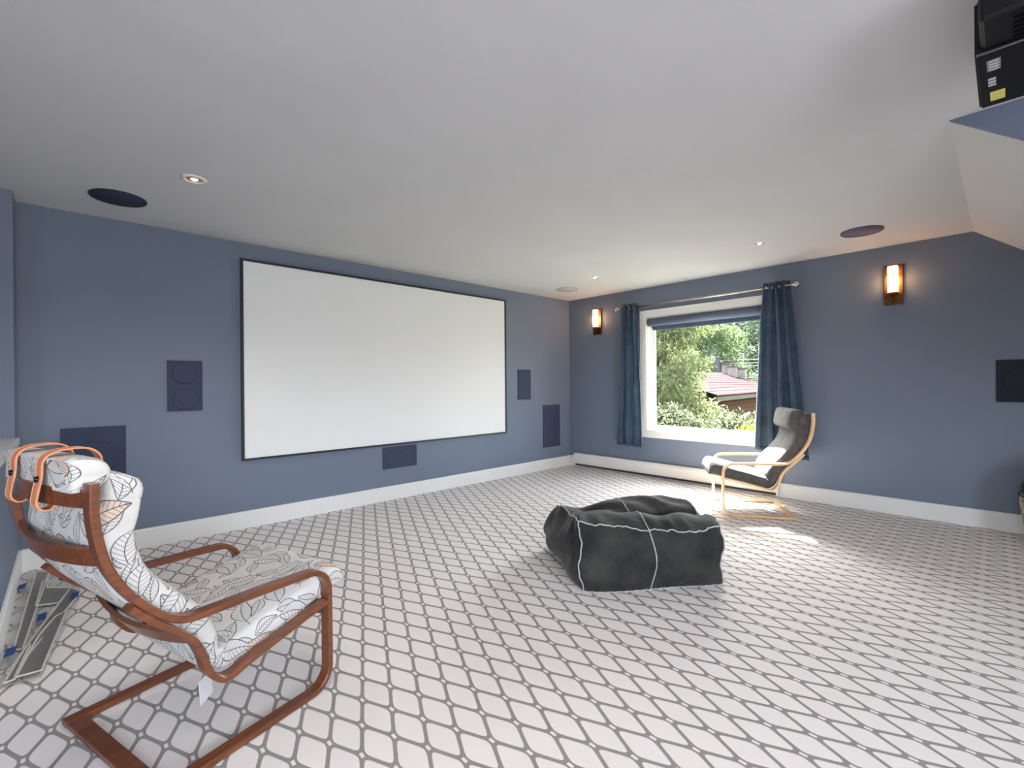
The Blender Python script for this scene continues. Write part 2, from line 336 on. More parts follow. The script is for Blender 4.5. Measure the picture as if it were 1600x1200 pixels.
# side and rear walls behind the camera; window openings added for the fill lamps
struct(boxes('wall_near', [(X0, -.9, Y0-T, Y0, -.12, ZC+.12), (1.3, GX+T, Y0-T, Y0, -.12, ZC+.12), (-.9, 1.3, Y0-T, Y0, -.12, .7), (-.9, 1.3, Y0-T, Y0, 2.0, ZC+.12)], 'wall'))
struct(boxes('wall_rear', [(X0-T, X0, Y0-T, -1.2, -.12, ZC+.12), (X0-T, X0, .4, JY, -1.5, ZC+.12), (X0-T, X0, -1.2, .4, -.12, .7), (X0-T, X0, -1.2, .4, 2.0, ZC+.12)], 'wall'))
# stair side: half wall with a painted cap, stairwell behind it
hw = struct(box('wall_half', JX-.11, JX, HY0, JY, -1.5, .86, 'wall'))
box('cap', JX-.135, JX+.022, HY0-.03, JY, .86, .905, 'cap', hw, .004)
struct(box('wall_stair', X0, JX-.11, HY0-T, HY0, -1.5, 0, 'wall'))
struct(box('floor_stair', X0, JX-.11, HY0, JY, -1.5, -1.4, 'carpet'))

def baseboard(name, axis, a0, a1, wallpos, side, hgt=.145):
    t = .016
    prof = [(0, 0), (t, 0), (t, hgt-.012), (t-.006, hgt-.002), (0, hgt)]
    if axis == 'x': return struct(prism(name, [(wallpos+side*p, z) for p, z in prof], 'x', a0, a1, 'white'))
    return struct(prism(name, [(wallpos+side*p, z) for p, z in prof], 'y', a0, a1, 'white'))
baseboard('baseboard_left', 'x', JX+.016, XB, YA, -1)
baseboard('baseboard_right', 'y', KY, YA-.016, XB, -1)
baseboard('baseboard_half', 'y', HY0, YA, JX, 1)
baseboard('baseboard_knee', 'x', GX, XB-.016, KY, 1)
baseboard('baseboard_near', 'x', X0, GX, Y0, 1)
baseboard('baseboard_rear', 'y', Y0, HY0-T, X0, 1)

# ------------------------------------------------------------------ window
win = thing('window_1', 'white-framed window', 'window'); del win['category']; del win['label']; struct(win)
CW = .092
# casing on the wall face
boxes('casing', [(XB-.02, XB, WY0-CW, WY0, WZ0-CW, WZ1+CW), (XB-.02, XB, WY1, WY1+CW, WZ0-CW, WZ1+CW), (XB-.02, XB, WY0, WY1, WZ1, WZ1+CW), (XB-.024, XB, WY0, WY1, WZ0-CW, WZ0)], 'winwhite', win)
# jamb lining of the opening
boxes('jamb', [(XB, XB+.12, WY0, WY0+.012, WZ0, WZ1), (XB, XB+.12, WY1-.012, WY1, WZ0, WZ1), (XB, XB+.12, WY0+.012, WY1-.012, WZ0, WZ0+.012), (XB, XB+.12, WY0+.012, WY1-.012, WZ1-.012, WZ1)], 'winwhite', win)
def frame(name, x0, x1, y0, y1, z0, z1, w_): return boxes(name, [(x0, x1, y0, y0+w_, z0, z1), (x0, x1, y1-w_, y1, z0, z1), (x0, x1, y0+w_, y1-w_, z0, z0+w_), (x0, x1, y0+w_, y1-w_, z1-w_, z1)], 'winwhite', win)
frame('window_frame', XB+.07, XB+.15, WY0+.012, WY1-.012, WZ0+.012, WZ1-.012, .024)
frame('sash', XB+.085, XB+.125, WY0+.036, WY1-.036, WZ0+.036, WZ1-.036, .022)
box('pane', XB+.102, XB+.106, WY0+.065, WY1-.065, WZ0+.065, WZ1-.065, 'glass', win)
for n_, (x0, x1, y0, y1) in {'window_added_2': (-.9, 1.3, Y0-T, Y0)}.items():  # unseen window, added to go with the side fill lamp
    wn = thing(n_, '', ''); del wn['category']; del wn['label']; struct(wn)
    boxes('window_frame', [(x0, x0+.05, y0+.02, y0+.08, .7, 2.), (x1-.05, x1, y0+.02, y0+.08, .7, 2.), (x0+.05, x1-.05, y0+.02, y0+.08, .7, .75), (x0+.05, x1-.05, y0+.02, y0+.08, 1.95, 2.), (.175, .225, y0+.02, y0+.08, .75, 1.95)], 'winwhite', wn)
wn = thing('window_added_3', '', ''); del wn['category']; del wn['label']; struct(wn)  # unseen window, added to go with the rear fill lamp
boxes('window_frame', [(X0-.12, X0-.06, -1.2, -1.15, .7, 2.), (X0-.12, X0-.06, .35, .4, .7, 2.), (X0-.12, X0-.06, -1.15, .35, .7, .75), (X0-.12, X0-.06, -1.15, .35, 1.95, 2.)], 'winwhite', wn)

# roller blind inside the reveal
rb = thing('roller_blind', 'slate blue roller blind rolled up at the top of the window', 'blind')
BX = XB+.012; BY0, BY1 = WY0+.025, WY1-.018
lathe('roll', [(0, 0), (.050, 0), (.050, BY1-BY0), (0, BY1-BY0)], 'blind', rb, 28, 'y', (BX, BY0, 1.985))
box('fabric', BX+.046, BX+.049, BY0+.02, BY1-.02, 1.91, 1.985, 'blind', rb)
box('hem_bar', BX+.040, BX+.055, BY0+.02, BY1-.035, 1.885, 1.912, 'blind', rb, .004)
for y in (BY0-.012, BY1): box('bracket', BX-.03, BX+.03, y, y+.005, 1.95, 2.035, 'winwhite', rb)

# curtain rod and curtains
RX, RZ = XB-.12, 2.1895
rod = thing('curtain_rod', 'slim brushed nickel curtain rod above the window', 'curtain rod')
tube('rod', [(RX, 1.49, RZ), (RX, 3.515, RZ)], .0125, 'nickel', rod, 12)
for y, s in ((1.49, -1), (3.515, 1)):
    lathe('finial', [(.012, 0), (.020, .004*s), (.015, .014*s), (.028, .032*s), (.031, .048*s), (.024, .064*s), (0, .076*s)], 'nickel', rod, 16, 'y', (RX, y, RZ))
for y in (1.60, 3.42):
    b_ = tube('bracket', [(XB-.001, y, RZ-.02), (RX+.005, y, RZ-.02), (RX, y, RZ-.012)], .006, 'nickel', rod)
def curtain(name, yt0, yt1, yb0, yb1, zt, zb0, zb1, folds, label, seed):
    R = random.Random(seed); t = thing(name, label, 'curtain', group='blue grommet curtains')
    n, mz = 90, 40; v, f = [], []
    for j in range(mz+1):
        h_ = j/mz
        for i in range(n+1):
            s = i/n; e = h_**.8
            y = (yt0+(yt1-yt0)*s)*(1-e)+(yb0+(yb1-yb0)*s)*e
            z = zt+((zb0+(zb1-zb0)*s)-zt)*h_
            ph = 2*PI*folds*s+.25*math.sin(3*h_+seed)
            amp = (.030+.012*math.sin(7*s+seed))*(1-.25*h_)
            x = RX+amp*math.sin(ph)+.006*math.sin(11*s+9*h_+seed)
            y += .012*math.sin(2*ph+h_*2)*(1-.4*h_)+.008*h_*math.sin(5*h_+8*s)
            v.append((x, y, z))
    for j in range(mz):
        f += [(j*(n+1)+i, j*(n+1)+i+1, (j+1)*(n+1)+i+1, (j+1)*(n+1)+i) for i in range(n)]
    o = link('cloth', mesh(v, f), 'curtain', t, True); md = o.modifiers.new('solid', 'SOLIDIFY'); md.thickness = .003
    # hem band and grommets
    hv, hf = [], []
    for j, zz in enumerate((0, 1)):
        for i in range(n+1):
            p = v[(mz-1+zz)*(n+1)+i]; hv.append((p[0]-.004, p[1], p[2]))
    hf = [(i, i+1, n+2+i, n+1+i) for i in range(n)]
    h2 = link('hem', mesh(hv, hf), 'curtain', t, True); md = h2.modifiers.new('solid', 'SOLIDIFY'); md.thickness = .003
    for k in range(folds):
        s = (k+.5)/folds; y = yt0+(yt1-yt0)*s
        ring = [(RX+.022*math.cos(a), y, RZ+.022*math.sin(a)) for a in np.linspace(0, 2*PI, 20, endpoint=False)]
        tube('grommet', ring, .004, 'nickel', t, 8, True)
    return t
curtain('curtain', 3.257, 3.476, 3.207, 3.570, 2.239, .385, .40, 3, 'narrow blue curtain beside the wall lamp, at the corner end of the rod', 2)
curtain('curtain', 1.512, 1.755, 1.353, 1.85, 2.244, .42, .50, 4, 'wider blue curtain hanging behind the pale wooden armchair', 5)

# ------------------------------------------------------------------ baseboard heater
ht = thing('baseboard_heater', 'long white electric baseboard heater below the window', 'heater')
hx = XB-.017
prism('body', [(hx, .045), (hx-.045, .045), (hx-.055, .06), (hx-.055, .165), (hx-.04, .19), (hx, .195)], 'y', 1.655, 4.355, 'heater', ht)
for y in (1.645, 4.345): prism('end_cap', [(hx+.001, .02), (hx-.058, .02), (hx-.060, .168), (hx-.043, .195), (hx+.001, .199)], 'y', y, y+.02, 'heater', ht)
box('gap_shade', hx-.04, hx-.01, 1.67, 4.34, .02, .045, 'black', ht)  # black strip puts the shade of the gap under the heater body

# ------------------------------------------------------------------ projection screen
sc = thing('projection_screen', 'large white projection screen in a thin black frame', 'screen')
sx0, sx1, sz0, sz1, fwid = 1.080, 4.136, .577, 2.297, .018
boxes('frame', [(sx0, sx0+fwid, YA-.035, YA-.002, sz0, sz1), (sx1-fwid, sx1, YA-.035, YA-.002, sz0, sz1), (sx0+fwid, sx1-fwid, YA-.035, YA-.002, sz0, sz0+fwid), (sx0+fwid, sx1-fwid, YA-.035, YA-.002, sz1-fwid, sz1)], 'black', sc)
box('surface', sx0+fwid, sx1-fwid, YA-.022, YA-.012, sz0+fwid, sz1-fwid, 'screen', sc)

# ------------------------------------------------------------------ in-wall speakers on the screen wall
def wallspk(label, x0, x1, z0, z1, cones, group='navy wall speakers'):
    t = thing('wall_speaker', label, 'speaker', group=group)
    b = .010; y = YA
    boxes('bezel', [(x0, x0+b, y-.012, y, z0, z1), (x1-b, x1, y-.012, y, z0, z1), (x0+b, x1-b, y-.012, y, z0, z0+b), (x0+b, x1-b, y-.012, y, z1-b, z1)], 'spk', t)
    box('grille', x0+b, x1-b, y-.009, y, z0+b, z1-b, 'spk', t)
    for cx, cz, r in cones:
        lathe('cone', [(0, -.0095), (r*.35, -.0102), (r*.85, -.0096), (r*.93, -.0101), (r, -.0093)], 'spk', t, 28, 'y', (cx, y, cz))
    return t
wallspk('navy two-cone wall speaker left of the projection screen', .571, .802, 1.02, 1.417, [(.687, 1.315, .085), (.687, 1.115, .085), (.632, 1.215, .014)])
wallspk('large low navy wall speaker behind the leaf-print armchair', -.029, .320, .33, .93, [(.145, .70, .13), (.145, .47, .10)])
wallspk('narrow-looking navy wall speaker at mid height, right of the projection screen', 4.367, 4.605, 1.0, 1.404, [(4.486, 1.30, .085), (4.486, 1.10, .085)])
wallspk('tall low navy wall speaker nearest the room corner', 4.857, 5.208, .311, .909, [(5.03, .72, .13), (5.03, .47, .10)])
wallspk('horizontal navy centre speaker just under the projection screen', 2.393, 2.797, .329, .556, [(2.50, .443, .08), (2.69, .443, .08), (2.595, .443, .014)])
t = thing('wall_speaker', 'near-black wall speaker on the window wall at the right edge', 'speaker')
y0, y1, z0, z1, b = -.19, .056, 1.032, 1.371, .010
boxes('bezel', [(XB-.012, XB, y0, y0+b, z0, z1), (XB-.012, XB, y1-b, y1, z0, z1), (XB-.012, XB, y0+b, y1-b, z0, z0+b), (XB-.012, XB, y0+b, y1-b, z1-b, z1)], 'spkblack', t)
box('grille', XB-.009, XB, y0+b, y1-b, z0+b, z1-b, 'spkblack', t)
lathe('cone', [(0, -.0095), (.07, -.0098), (.08, -.0125), (.09, -.0095)], 'spkblack', t, 28, 'x', (XB, -.067, 1.20))

# ceiling speakers and downlights
def ceilspk(label, x, y, r, mat):
    t = thing('ceiling_speaker', label, 'speaker', (x, y, ZC), group='round ceiling speakers')
    lathe('rim', [(r-.008, -.0005), (r-.008, -.008), (r-.003, -.010), (r, -.006), (r, -.0005)], mat, t, 48)
    lathe('grille', [(0, -.007), (r-.009, -.0065), (r-.009, -.0005), (0, -.0005)], mat, t, 48)
ceilspk('dark navy round ceiling speaker at the far left', .256, 3.955, .148, 'grille')
ceilspk('plum-grey round ceiling speaker near the sloped ceiling', 4.74, .808, .146, 'grille_plum')
ceilspk('white round ceiling speaker in the corner by the screen', 4.764, 3.951, .143, 'grille_white')
def downlight(label, x, y, warm, watts):
    t = thing('downlight', label, 'ceiling light', (x, y, ZC), group='recessed downlights')
    lathe('trim_ring', [(.046, -.0005), (.044, -.006), (.052, -.009), (.064, -.006), (.067, -.0005)], 'downlight', t, 36)
    lathe('reflector', [(.045, -.003), (.036, -.0008), (.020, -.0004), (.0001, -.0004)], 'reflector' if warm else 'downlight', t, 30)
    lathe('bulb', [(.0001, -.011), (.012, -.009), (.019, -.004), (.019, -.0006)], 'bulb' if warm else 'bulb_cool', t, 20)
    l = bpy.data.lights.new('downlight_beam', 'SPOT'); l.energy = watts; l.color = (1, .93, .86); l.spot_size = math.radians(135); l.spot_blend = .9; l.shadow_soft_size = .05
    lo = bpy.data.objects.new('downlight_beam', l); C.objects.link(lo); lo.parent = t; lo.location = (0, 0, -.03)
downlight('lit recessed downlight with a warm glow near the left ceiling speaker', .559, 3.300, True, 26)
downlight('small white downlight near the ceiling corner, above the narrow curtain', 4.465, 3.280, False, 12)
downlight('small white downlight right of the window, towards the plum-grey ceiling speaker', 4.467, 1.497, False, 12)
downlight('added unseen downlight over the leaf-print armchair, above the frame', .50, 1.22, True, 26)  # unseen lamp added to brighten the seat and the front floor
downlight('added unseen downlight beside the camera, above the frame', .559, -.30, True, 24)  # another unseen lamp, added for more light from above

# ------------------------------------------------------------------ wall sconces
def sconce(label, y, z0, z1):
    t = thing('wall_lamp', label, 'wall lamp', (XB, y, z0), group='bronze sconces with frosted glass'); Hh = z1-z0; W = .063
    box('back_plate', -.012, 0, -W, W, 0, Hh, 'bronze', t, .003)
    for s in (-1, 1): box('side_rail', -.024, -.016, s*W-.005, s*W+.005, .0, Hh, 'bronze', t, .002)
    prof = [(.0001, .10), (.036, .10), (.0385, .104), (.0385, Hh-.022), (.036, Hh-.018), (.0001, Hh-.018)]
    lathe('glass_shade', prof, 'sconce', t, 32, 'z', (-.058, 0, 0))
    g = lathe('band', [(.0385, Hh-.095), (.0415, Hh-.094), (.0415, Hh-.086), (.0385, Hh-.085)], 'bronze', t, 32, 'z', (-.058, 0, 0))
    lathe('holder', [(.0001, .078), (.030, .080), (.042, .092), (.042, .104), (.0385, .1045), (.0385, .0995), (.0001, .0995)], 'bronze', t, 28, 'z', (-.058, 0, 0))
    tube('stem', [(-.058, 0, .08), (-.058, 0, .045), (-.045, 0, .032), (-.014, 0, .03)], .008, 'bronze', t)
    for zz in (.11, Hh-.09): lathe('screw', [(.0001, -.021), (.005, -.019), (.005, -.015)], 'bronze', t, 10, 'x', (0, W*.82, zz))
    return t
sconce('lit bronze wall lamp between the room corner and the narrow curtain', 3.962, 1.894, 2.258)
sconce('lit bronze wall lamp on the bare wall right of the window', .696, 1.898, 2.256)

# ------------------------------------------------------------------ projector under the ceiling
pj = thing('projector', 'black projector hanging from the ceiling at the top right', 'projector', (2.02, 0, 2.20))
bm = bmesh.new(); bmesh.ops.create_cube(bm, size=1)
for v in bm.verts: v.co = (.212+v.co.x*.404, -.164+v.co.y*.45, .085+v.co.z*.17)
bmesh.ops.bevel(bm, geom=bm.edges[:], offset=.007, segments=3, affect='EDGES')
me = bpy.data.meshes.new('body'); bm.to_mesh(me); bm.free(); link('body', me, 'pjblack', pj)
box('front_panel', -.16, .012, -.375, .048, .012, .15, 'pjblack', pj, .012)
tube('trim_strip', [(.012, .058, .004), (.012, -.385, .004)], .004, 'grey', pj)
for k in range(6): box('vent_slat', -.145+k*.026, -.139+k*.026, -.33, -.02, .004, .014, 'pjblack', pj)
lathe('lens', [(.0001, -.02), (.045, -.02), (.055, -.03), (.06, -.0), (.06, .02)], 'grey', pj, 28, 'x', (-.17, -.16, .085))
def decal(name, x0, x1, y0, y1, mat, z=-.0012): return box(name, x0, x1, y0, y1, z, .004, mat, pj)
lab = decal('printed_label', .060, .134, .005, .036, 'labelgrey'); lab['label'] = 'grey printed label'
for k in range(4): box('print_line', .066+k*.018, .074+k*.018, .009, .032, -.0019, -.0011, 'label', lab)
for k in range(3): decal('small_label', .186+k*.022, .200+k*.022, .017, .035, 'label')
st = decal('yellow_sticker', .294, .366, -.004, .032, 'sticker'); st['label'] = 'yellow sticker'
for y in (-.26, -.06): tube('mount_post', [(.2, y, .165), (.2, y, .24)], .014, 'pjblack', pj)
box('mount_plate', .10, .30, -.30, -.02, .228, .24, 'pjblack', pj, .003)

# ------------------------------------------------------------------ bent-wood lounge chairs
PP = [(-.722, .935), (-.720, .83), (-.697, .716), (-.652, .625), (-.597, .556), (-.545, .508), (-.49, .486), (-.40, .482)]
PA = catmull(PP, 6)+[(-.30, .480), (-.16, .476)]
def arc(cx, cz, r, a0, a1, n=10): return [(cx+r*math.cos(math.radians(a0+(a1-a0)*i/n)), cz+r*math.sin(math.radians(a0+(a1-a0)*i/n))) for i in range(n+1)]
PA += arc(-.085, .385, .088, 92, 0)+[(.004, .30), (.004, .18)]+arc(-.075, .091, .079, 0, -90)+[(-.3, .012), (-.60, .012)]
QQ = [(-.645, .578), (-.612, .540), (-.575, .503), (-.532, .464), (-.489, .418), (-.460, .358), (-.444, .300), (-.408, .257), (-.372, .249), (-.310, .268), (-.16, .305), (-.008, .340)]
QA = catmull(QQ, 6)
# cushion spine: front of seat -> rear -> up the back (on the rail line)
SP = [(.115, .372), (.06, .362), (-.02, .343), (-.16, .310), (-.30, .272), (-.375, .262), (-.425, .292), (-.455, .36), (-.50, .43), (-.56, .50), (-.63, .585), (-.672, .665), (-.700, .76), (-.712, .87), (-.712, .93)]
SP1 = SP[:12]+[(-.692, .765), (-.675, .86), (-.662, .945)]
def cushion(name, mat, parent, halfw, th, puff, spine=SP, seed=1):
    path = catmull(spine, 6); N = len(path); R = random.Random(seed); K = 36
    v, f, uv = [], [], []; s = 0
    nx = []
    for i in range(N):
        d = path[min(i+1, N-1)]-path[max(i-1, 0)]; d = d/np.hypot(*d); nx.append(np.array((d[1], -d[0])))
    cum = [0]
    for i in range(1, N): cum.append(cum[-1]+float(np.hypot(*(path[i]-path[i-1]))))
    L = cum[-1]
    for i in range(N):
        q = cum[i]/L; end = min(1, min(cum[i], L-cum[i])/.05); e = math.sqrt(max(0, 1-(1-end)**2))*.82+.18
        tt = th*(.35+.65*e); hw_ = halfw*(.985+.015*e)
        # tuck in the fold between seat and back
        fold = math.exp(-((q-.455)/.035)**2) if len(spine) > 10 else 0
        ring = []
        for k in range(K):
            a = 2*PI*(k+.5)/K; c, sn = math.cos(a), math.sin(a); p_ = .22
            y = hw_*math.copysign(abs(c)**p_, c); n_ = tt/2*math.copysign(abs(sn)**.32, sn)
            if sn > 0: n_ += puff*(1-(y/hw_)**2)*(1+.25*math.sin(9*q+3))-fold*.025
            pk = .004*math.sin(70*q*L+3*math.sin(5*q+seed)) if abs(c) > .7 else 0
            # normal of the spine that points to the sitter: up on the seat, forward on the back
            nn = nx[i]
            base = path[i]+nn*(n_+tt/2-.012)
            v.append((base[0], y*(1+pk*2), base[1]))
            ring.append((y, n_)); uv.append([cum[i]+seed*.37, 0])
        acc = 0
        for k in range(K):
            if k: acc += math.hypot(ring[k][0]-ring[k-1][0], ring[k][1]-ring[k-1][1])
            uv[i*K+k][1] = acc
    for i in range(N-1): f += [(i*K+k, i*K+(k+1) % K, (i+1)*K+(k+1) % K, (i+1)*K+k) for k in range(K)]
    f += [tuple(range(K-1, -1, -1)), tuple((N-1)*K+k for k in range(K))]
    me = mesh(v, f); ul = me.uv_layers.new(name='UVMap')
    for lp in me.loops: ul.data[lp.index].uv = uv[lp.vertex_index]
    bm = bmesh.new(); bm.from_mesh(me); bmesh.ops.recalc_face_normals(bm, faces=bm.faces); bm.to_mesh(me); bm.free()
    return link(name, me, mat, parent, True)
def crossboard(name, c, d, hgt, th, bow, half, mat, parent):   # slat between the side frames, bowed to the rear
    c = np.array(c); d = np.array(d)/np.hypot(*d); nn = np.array((-d[1], d[0])); n = 14; v, f = [], []
    for i in range(n+1):
        s = -1+2*i/n; off = bow*(1-s*s)
        for a, b in ((hgt/2, th/2), (hgt/2, -th/2), (-hgt/2, -th/2), (-hgt/2, th/2)):
            q = c+d*a+nn*(b+off); v.append((q[0], s*half, q[1]))
    for i in range(n): f += [(i*4+k, i*4+(k+1) % 4, i*4+4+(k+1) % 4, i*4+4+k) for k in range(4)]
    f += [(0, 1, 2, 3), (n*4+3, n*4+2, n*4+1, n*4)]
    me = mesh(v, f); bm = bmesh.new(); bm.from_mesh(me); bmesh.ops.recalc_face_normals(bm, faces=bm.faces); bm.to_mesh(me); bm.free()
    return link(name, me, mat, parent)
HS = .3075
def lounge(label, loc, ang, woodm, fabric, style):
    t = thing('lounge_chair', label, 'armchair', loc, math.radians(ang))
    for s in (-1, 1):
        lamination('arm_frame', PA, s*HS, .048, .021, woodm, t)
        q = lamination('seat_rail', QA, s*HS, .048, .020, woodm, t)
        for (px, pz) in ((-.598, .526), (-.447, .33)):
            d = (-.68, -.73) if pz > .5 else (-.99, -.1)
            tube('bolt', [(px+d[0]*.004, s*HS, pz+d[1]*.004), (px+d[0]*.0135, s*HS, pz+d[1]*.0135)], .0075, 'stud', q, 10)
        for pz in (.325, .20): tube('bolt', [(.012, s*HS, pz), (.0165, s*HS, pz)], .0065, 'stud', q, 10)
    inner = HS-.023
    crossboard('back_slat', (-.722, .892), (0.0, 1), .050, .014, .035, inner, woodm, t)
    crossboard('back_slat', (-.702, .732), (-.22, .97), .050, .014, .038, inner, woodm, t)
    crossboard('back_slat', (-.498, .425), (-.58, .81), .062, .014, .035, inner, woodm, t)
    box('front_rail', -.014, .004, -inner, inner, .285, .335, woodm, t, .003)
    box('floor_rail', -.600, -.548, -inner, inner, .002, .022, woodm, t, .003)
    cushion('cushion', fabric, t, .279, .098 if style else .108, .008, SP1 if style else SP, seed=2 if style else 1)
    if style:
        hs = [(-.742, .908), (-.743, .935), (-.744, .965), (-.746, .992)]
        hd = cushion('headrest', fabric, t, .272, .100, .004, hs, 5)
        for y in (-.105, .105):
            pth = catmull([(-.636, .950), (-.640, .985), (-.665, 1.008), (-.705, 1.012), (-.742, 1.006), (-.764, .985), (-.768, .94), (-.775, .90), (-.778, .868), (-.765, .850), (-.745, .853), (-.738, .878)], 6)
            pth = [(p[0], p[1]) for p in pth]
            so_ = lamination('strap', pth, y, .042, .003, 'leather', t)
            tube('stud', [(-.765, y, .935), (-.777, y, .935)], .0085, 'stud', so_, 12)
        v = [(-.445, -.262, .245), (-.395, -.225, .245), (-.378, -.215, .165), (-.440, -.262, .168)]
        lbl = link('care_label', mesh(v, [(0, 1, 2, 3)]), 'tag', t); md = lbl.modifiers.new('s', 'SOLIDIFY'); md.thickness = .0015; lbl['label'] = 'white cloth care label hanging under the seat'
    else:
        hs = [(-.628, .768), (-.634, .83), (-.645, .89), (-.664, .950)]
        cushion('headrest', fabric, t, .262, .105, .006, hs, 4)
    return t
lounge('brown wooden armchair with a white leaf-print cushion and tan straps', (.666, 2.195, 0), 16.5, 'brownwood', 'leafprint', 1).scale = (1.022,)*3
lounge('pale birch armchair with a charcoal cushion under the window', (4.587, 1.931, 0), 121, 'birch', 'charcoal', 0)

# ------------------------------------------------------------------ bean bag
BA = np.array((2.124, 1.691)); BU = np.array((.797, -.604)); BV = np.array((.604, .797)); BW, BD = .888, .80
def sstep(a, b, x): t_ = min(1, max(0, (x-a)/(b-a))); return t_*t_*(3-2*t_)
def g2(u, v, cu, cv, su, sv): return math.exp(-((u-cu)/su)**2-((v-cv)/sv)**2)
def topz(u, v):
    z = .418-.062*sstep(.1, .9, u)-.045*math.sin(PI*min(1, max(0, u/.888)))
    z += .052*math.sin(PI*min(1, max(0, v/.30)))*math.sin(PI*min(1, max(0, u/.9)))**.5
    z -= .040*math.exp(-((v-(.29-.03*math.sin(u*4)))/.030)**2)*sstep(.12, .3, u)
    z += .085*g2(u, v, .56, .50, .26, .17)+.03*g2(u, v, .80, .50, .15, .2)
    z -= .05*g2(u, v, .20, .46, .12, .12)
    z -= .03*g2(u, v, .0, .25, .10, .10)
    z -= .12*sstep(.55, .85, v)+.085*sstep(.30, .75, v)*(1-sstep(.0, .38, u))
    z += .006*math.sin(26*u+9*v+2*math.sin(14*v))*sstep(.05, .2, v)+.005*math.sin(17*v-21*u)+.006*math.sin(47*u+2*math.sin(11*u))*math.exp(-((v-.05)/.07)**2)
    return z
def bag(x, y, z):
    u, v = (x+1)/2*BW, (y+1)/2*BD; h_ = (z+1)/2
    bul = (1-z*z)
    ox = .055*bul*(1-.9*y*y)*np.sign(x)*abs(x)**5+(.05*bul*sstep(-.6, .6, y) if x < 0 else 0)*-abs(x)**5
    oy = .050*bul*(1-.9*x*x)*np.sign(y)*abs(y)**5
    # base tucks in
    tk = -.012*max(0, -z)**3
    u2 = u+ox+tk*np.sign(x)*abs(x)**5; v2 = v+oy+tk*np.sign(y)*abs(y)**5
    # vertical corners are soft
    r = max(0, abs(x)+abs(y)-1.72); u2 -= np.sign(x)*r*.05; v2 -= np.sign(y)*r*.05
    u2 -= .10*sstep(.3, 1, y)*(x < 0)*-x*0 ; u2 += .03*math.sin(13*v+5*z)*abs(x)**8*.4
    v2 += .010*math.sin(9*u+4*z)*abs(y)**8
    v2 += np.sign(y)*abs(y)**8*(.006*math.sin(58*u+3*math.sin(9*u))*math.exp(-((1-z)/.30)**2)+.002*math.sin(30*h_+12*u)*math.exp(-((1+x)/.18)**2))
    u2 += np.sign(x)*abs(x)**8*(.004*math.sin(52*v+2*math.sin(8*v))*math.exp(-((1-z)/.35)**2)+.002*math.sin(34*h_)*math.exp(-((1+y)/.35)**2))
    zz = h_*topz(u, v)
    p = BA+BU*u2+BV*v2
    return (p[0], p[1], max(.002, zz))
bb = thing('bean_bag', 'big square charcoal velvet bean bag with pale piping', 'bean bag')
bm = bmesh.new(); bmesh.ops.create_cube(bm, size=2); bmesh.ops.subdivide_edges(bm, edges=bm.edges[:], cuts=47, use_grid_fill=True)
for v in bm.verts: v.co = bag(*v.co)
me = bpy.data.meshes.new('cover'); bm.to_mesh(me); bm.free(); link('cover', me, 'bag', bb, True)
def pipe(fn, n=60):
    out = []
    for i in range(n+1):
        x, y, z = fn(i/n); p = np.array(bag(x, y, z)); w_ = .0025*math.sin(i*1.7)+.0015*math.sin(i*3.1)
        out.append((p[0], p[1], p[2]+w_))
    tube('piping', out, .0042, 'piping', bb, 6)
L_ = lambda a, b: (lambda t_: a+(b-a)*t_)
pipe(lambda t_: (-1+2*t_, -1, 1)); pipe(lambda t_: (-1+2*t_, -1, -.98)); pipe(lambda t_: (-1, -1, -1+2*t_)); pipe(lambda t_: (1, -1, -1+2*t_))
pipe(lambda t_: (-1, -1+2*t_, 1)); pipe(lambda t_: (1, -1+2*t_, 1)); pipe(lambda t_: (-1+2*t_, 1, 1)); pipe(lambda t_: (-1, -1+2*t_, -.98))
pipe(lambda t_: (-1, 1, -1+2*t_)); pipe(lambda t_: (1, 1, -1+2*t_))
pipe(lambda t_: (-.04+.03*math.sin(PI*t_), -1.0, -1+2*t_)); pipe(lambda t_: (-.04-.03*t_, -1+2*t_, 1))

# ------------------------------------------------------------------ round pouf at the right edge
pf = thing('pouf', 'round dark mottled pouf at the right edge', 'pouf', (5.065, -.41, 0))
lathe('cover', [(.0001, .002), (.18, .004), (.27, .05), (.33, .16), (.35, .33), (.335, .45), (.28, .57), (.18, .65), (.07, .68), (.0001, .685)], 'pouf', pf, 48)
tube('seam', [(.352*math.cos(a), .352*math.sin(a), .375) for a in np.linspace(0, 2*PI, 60, endpoint=False)], .005, 'spkblack', pf, 6, True)

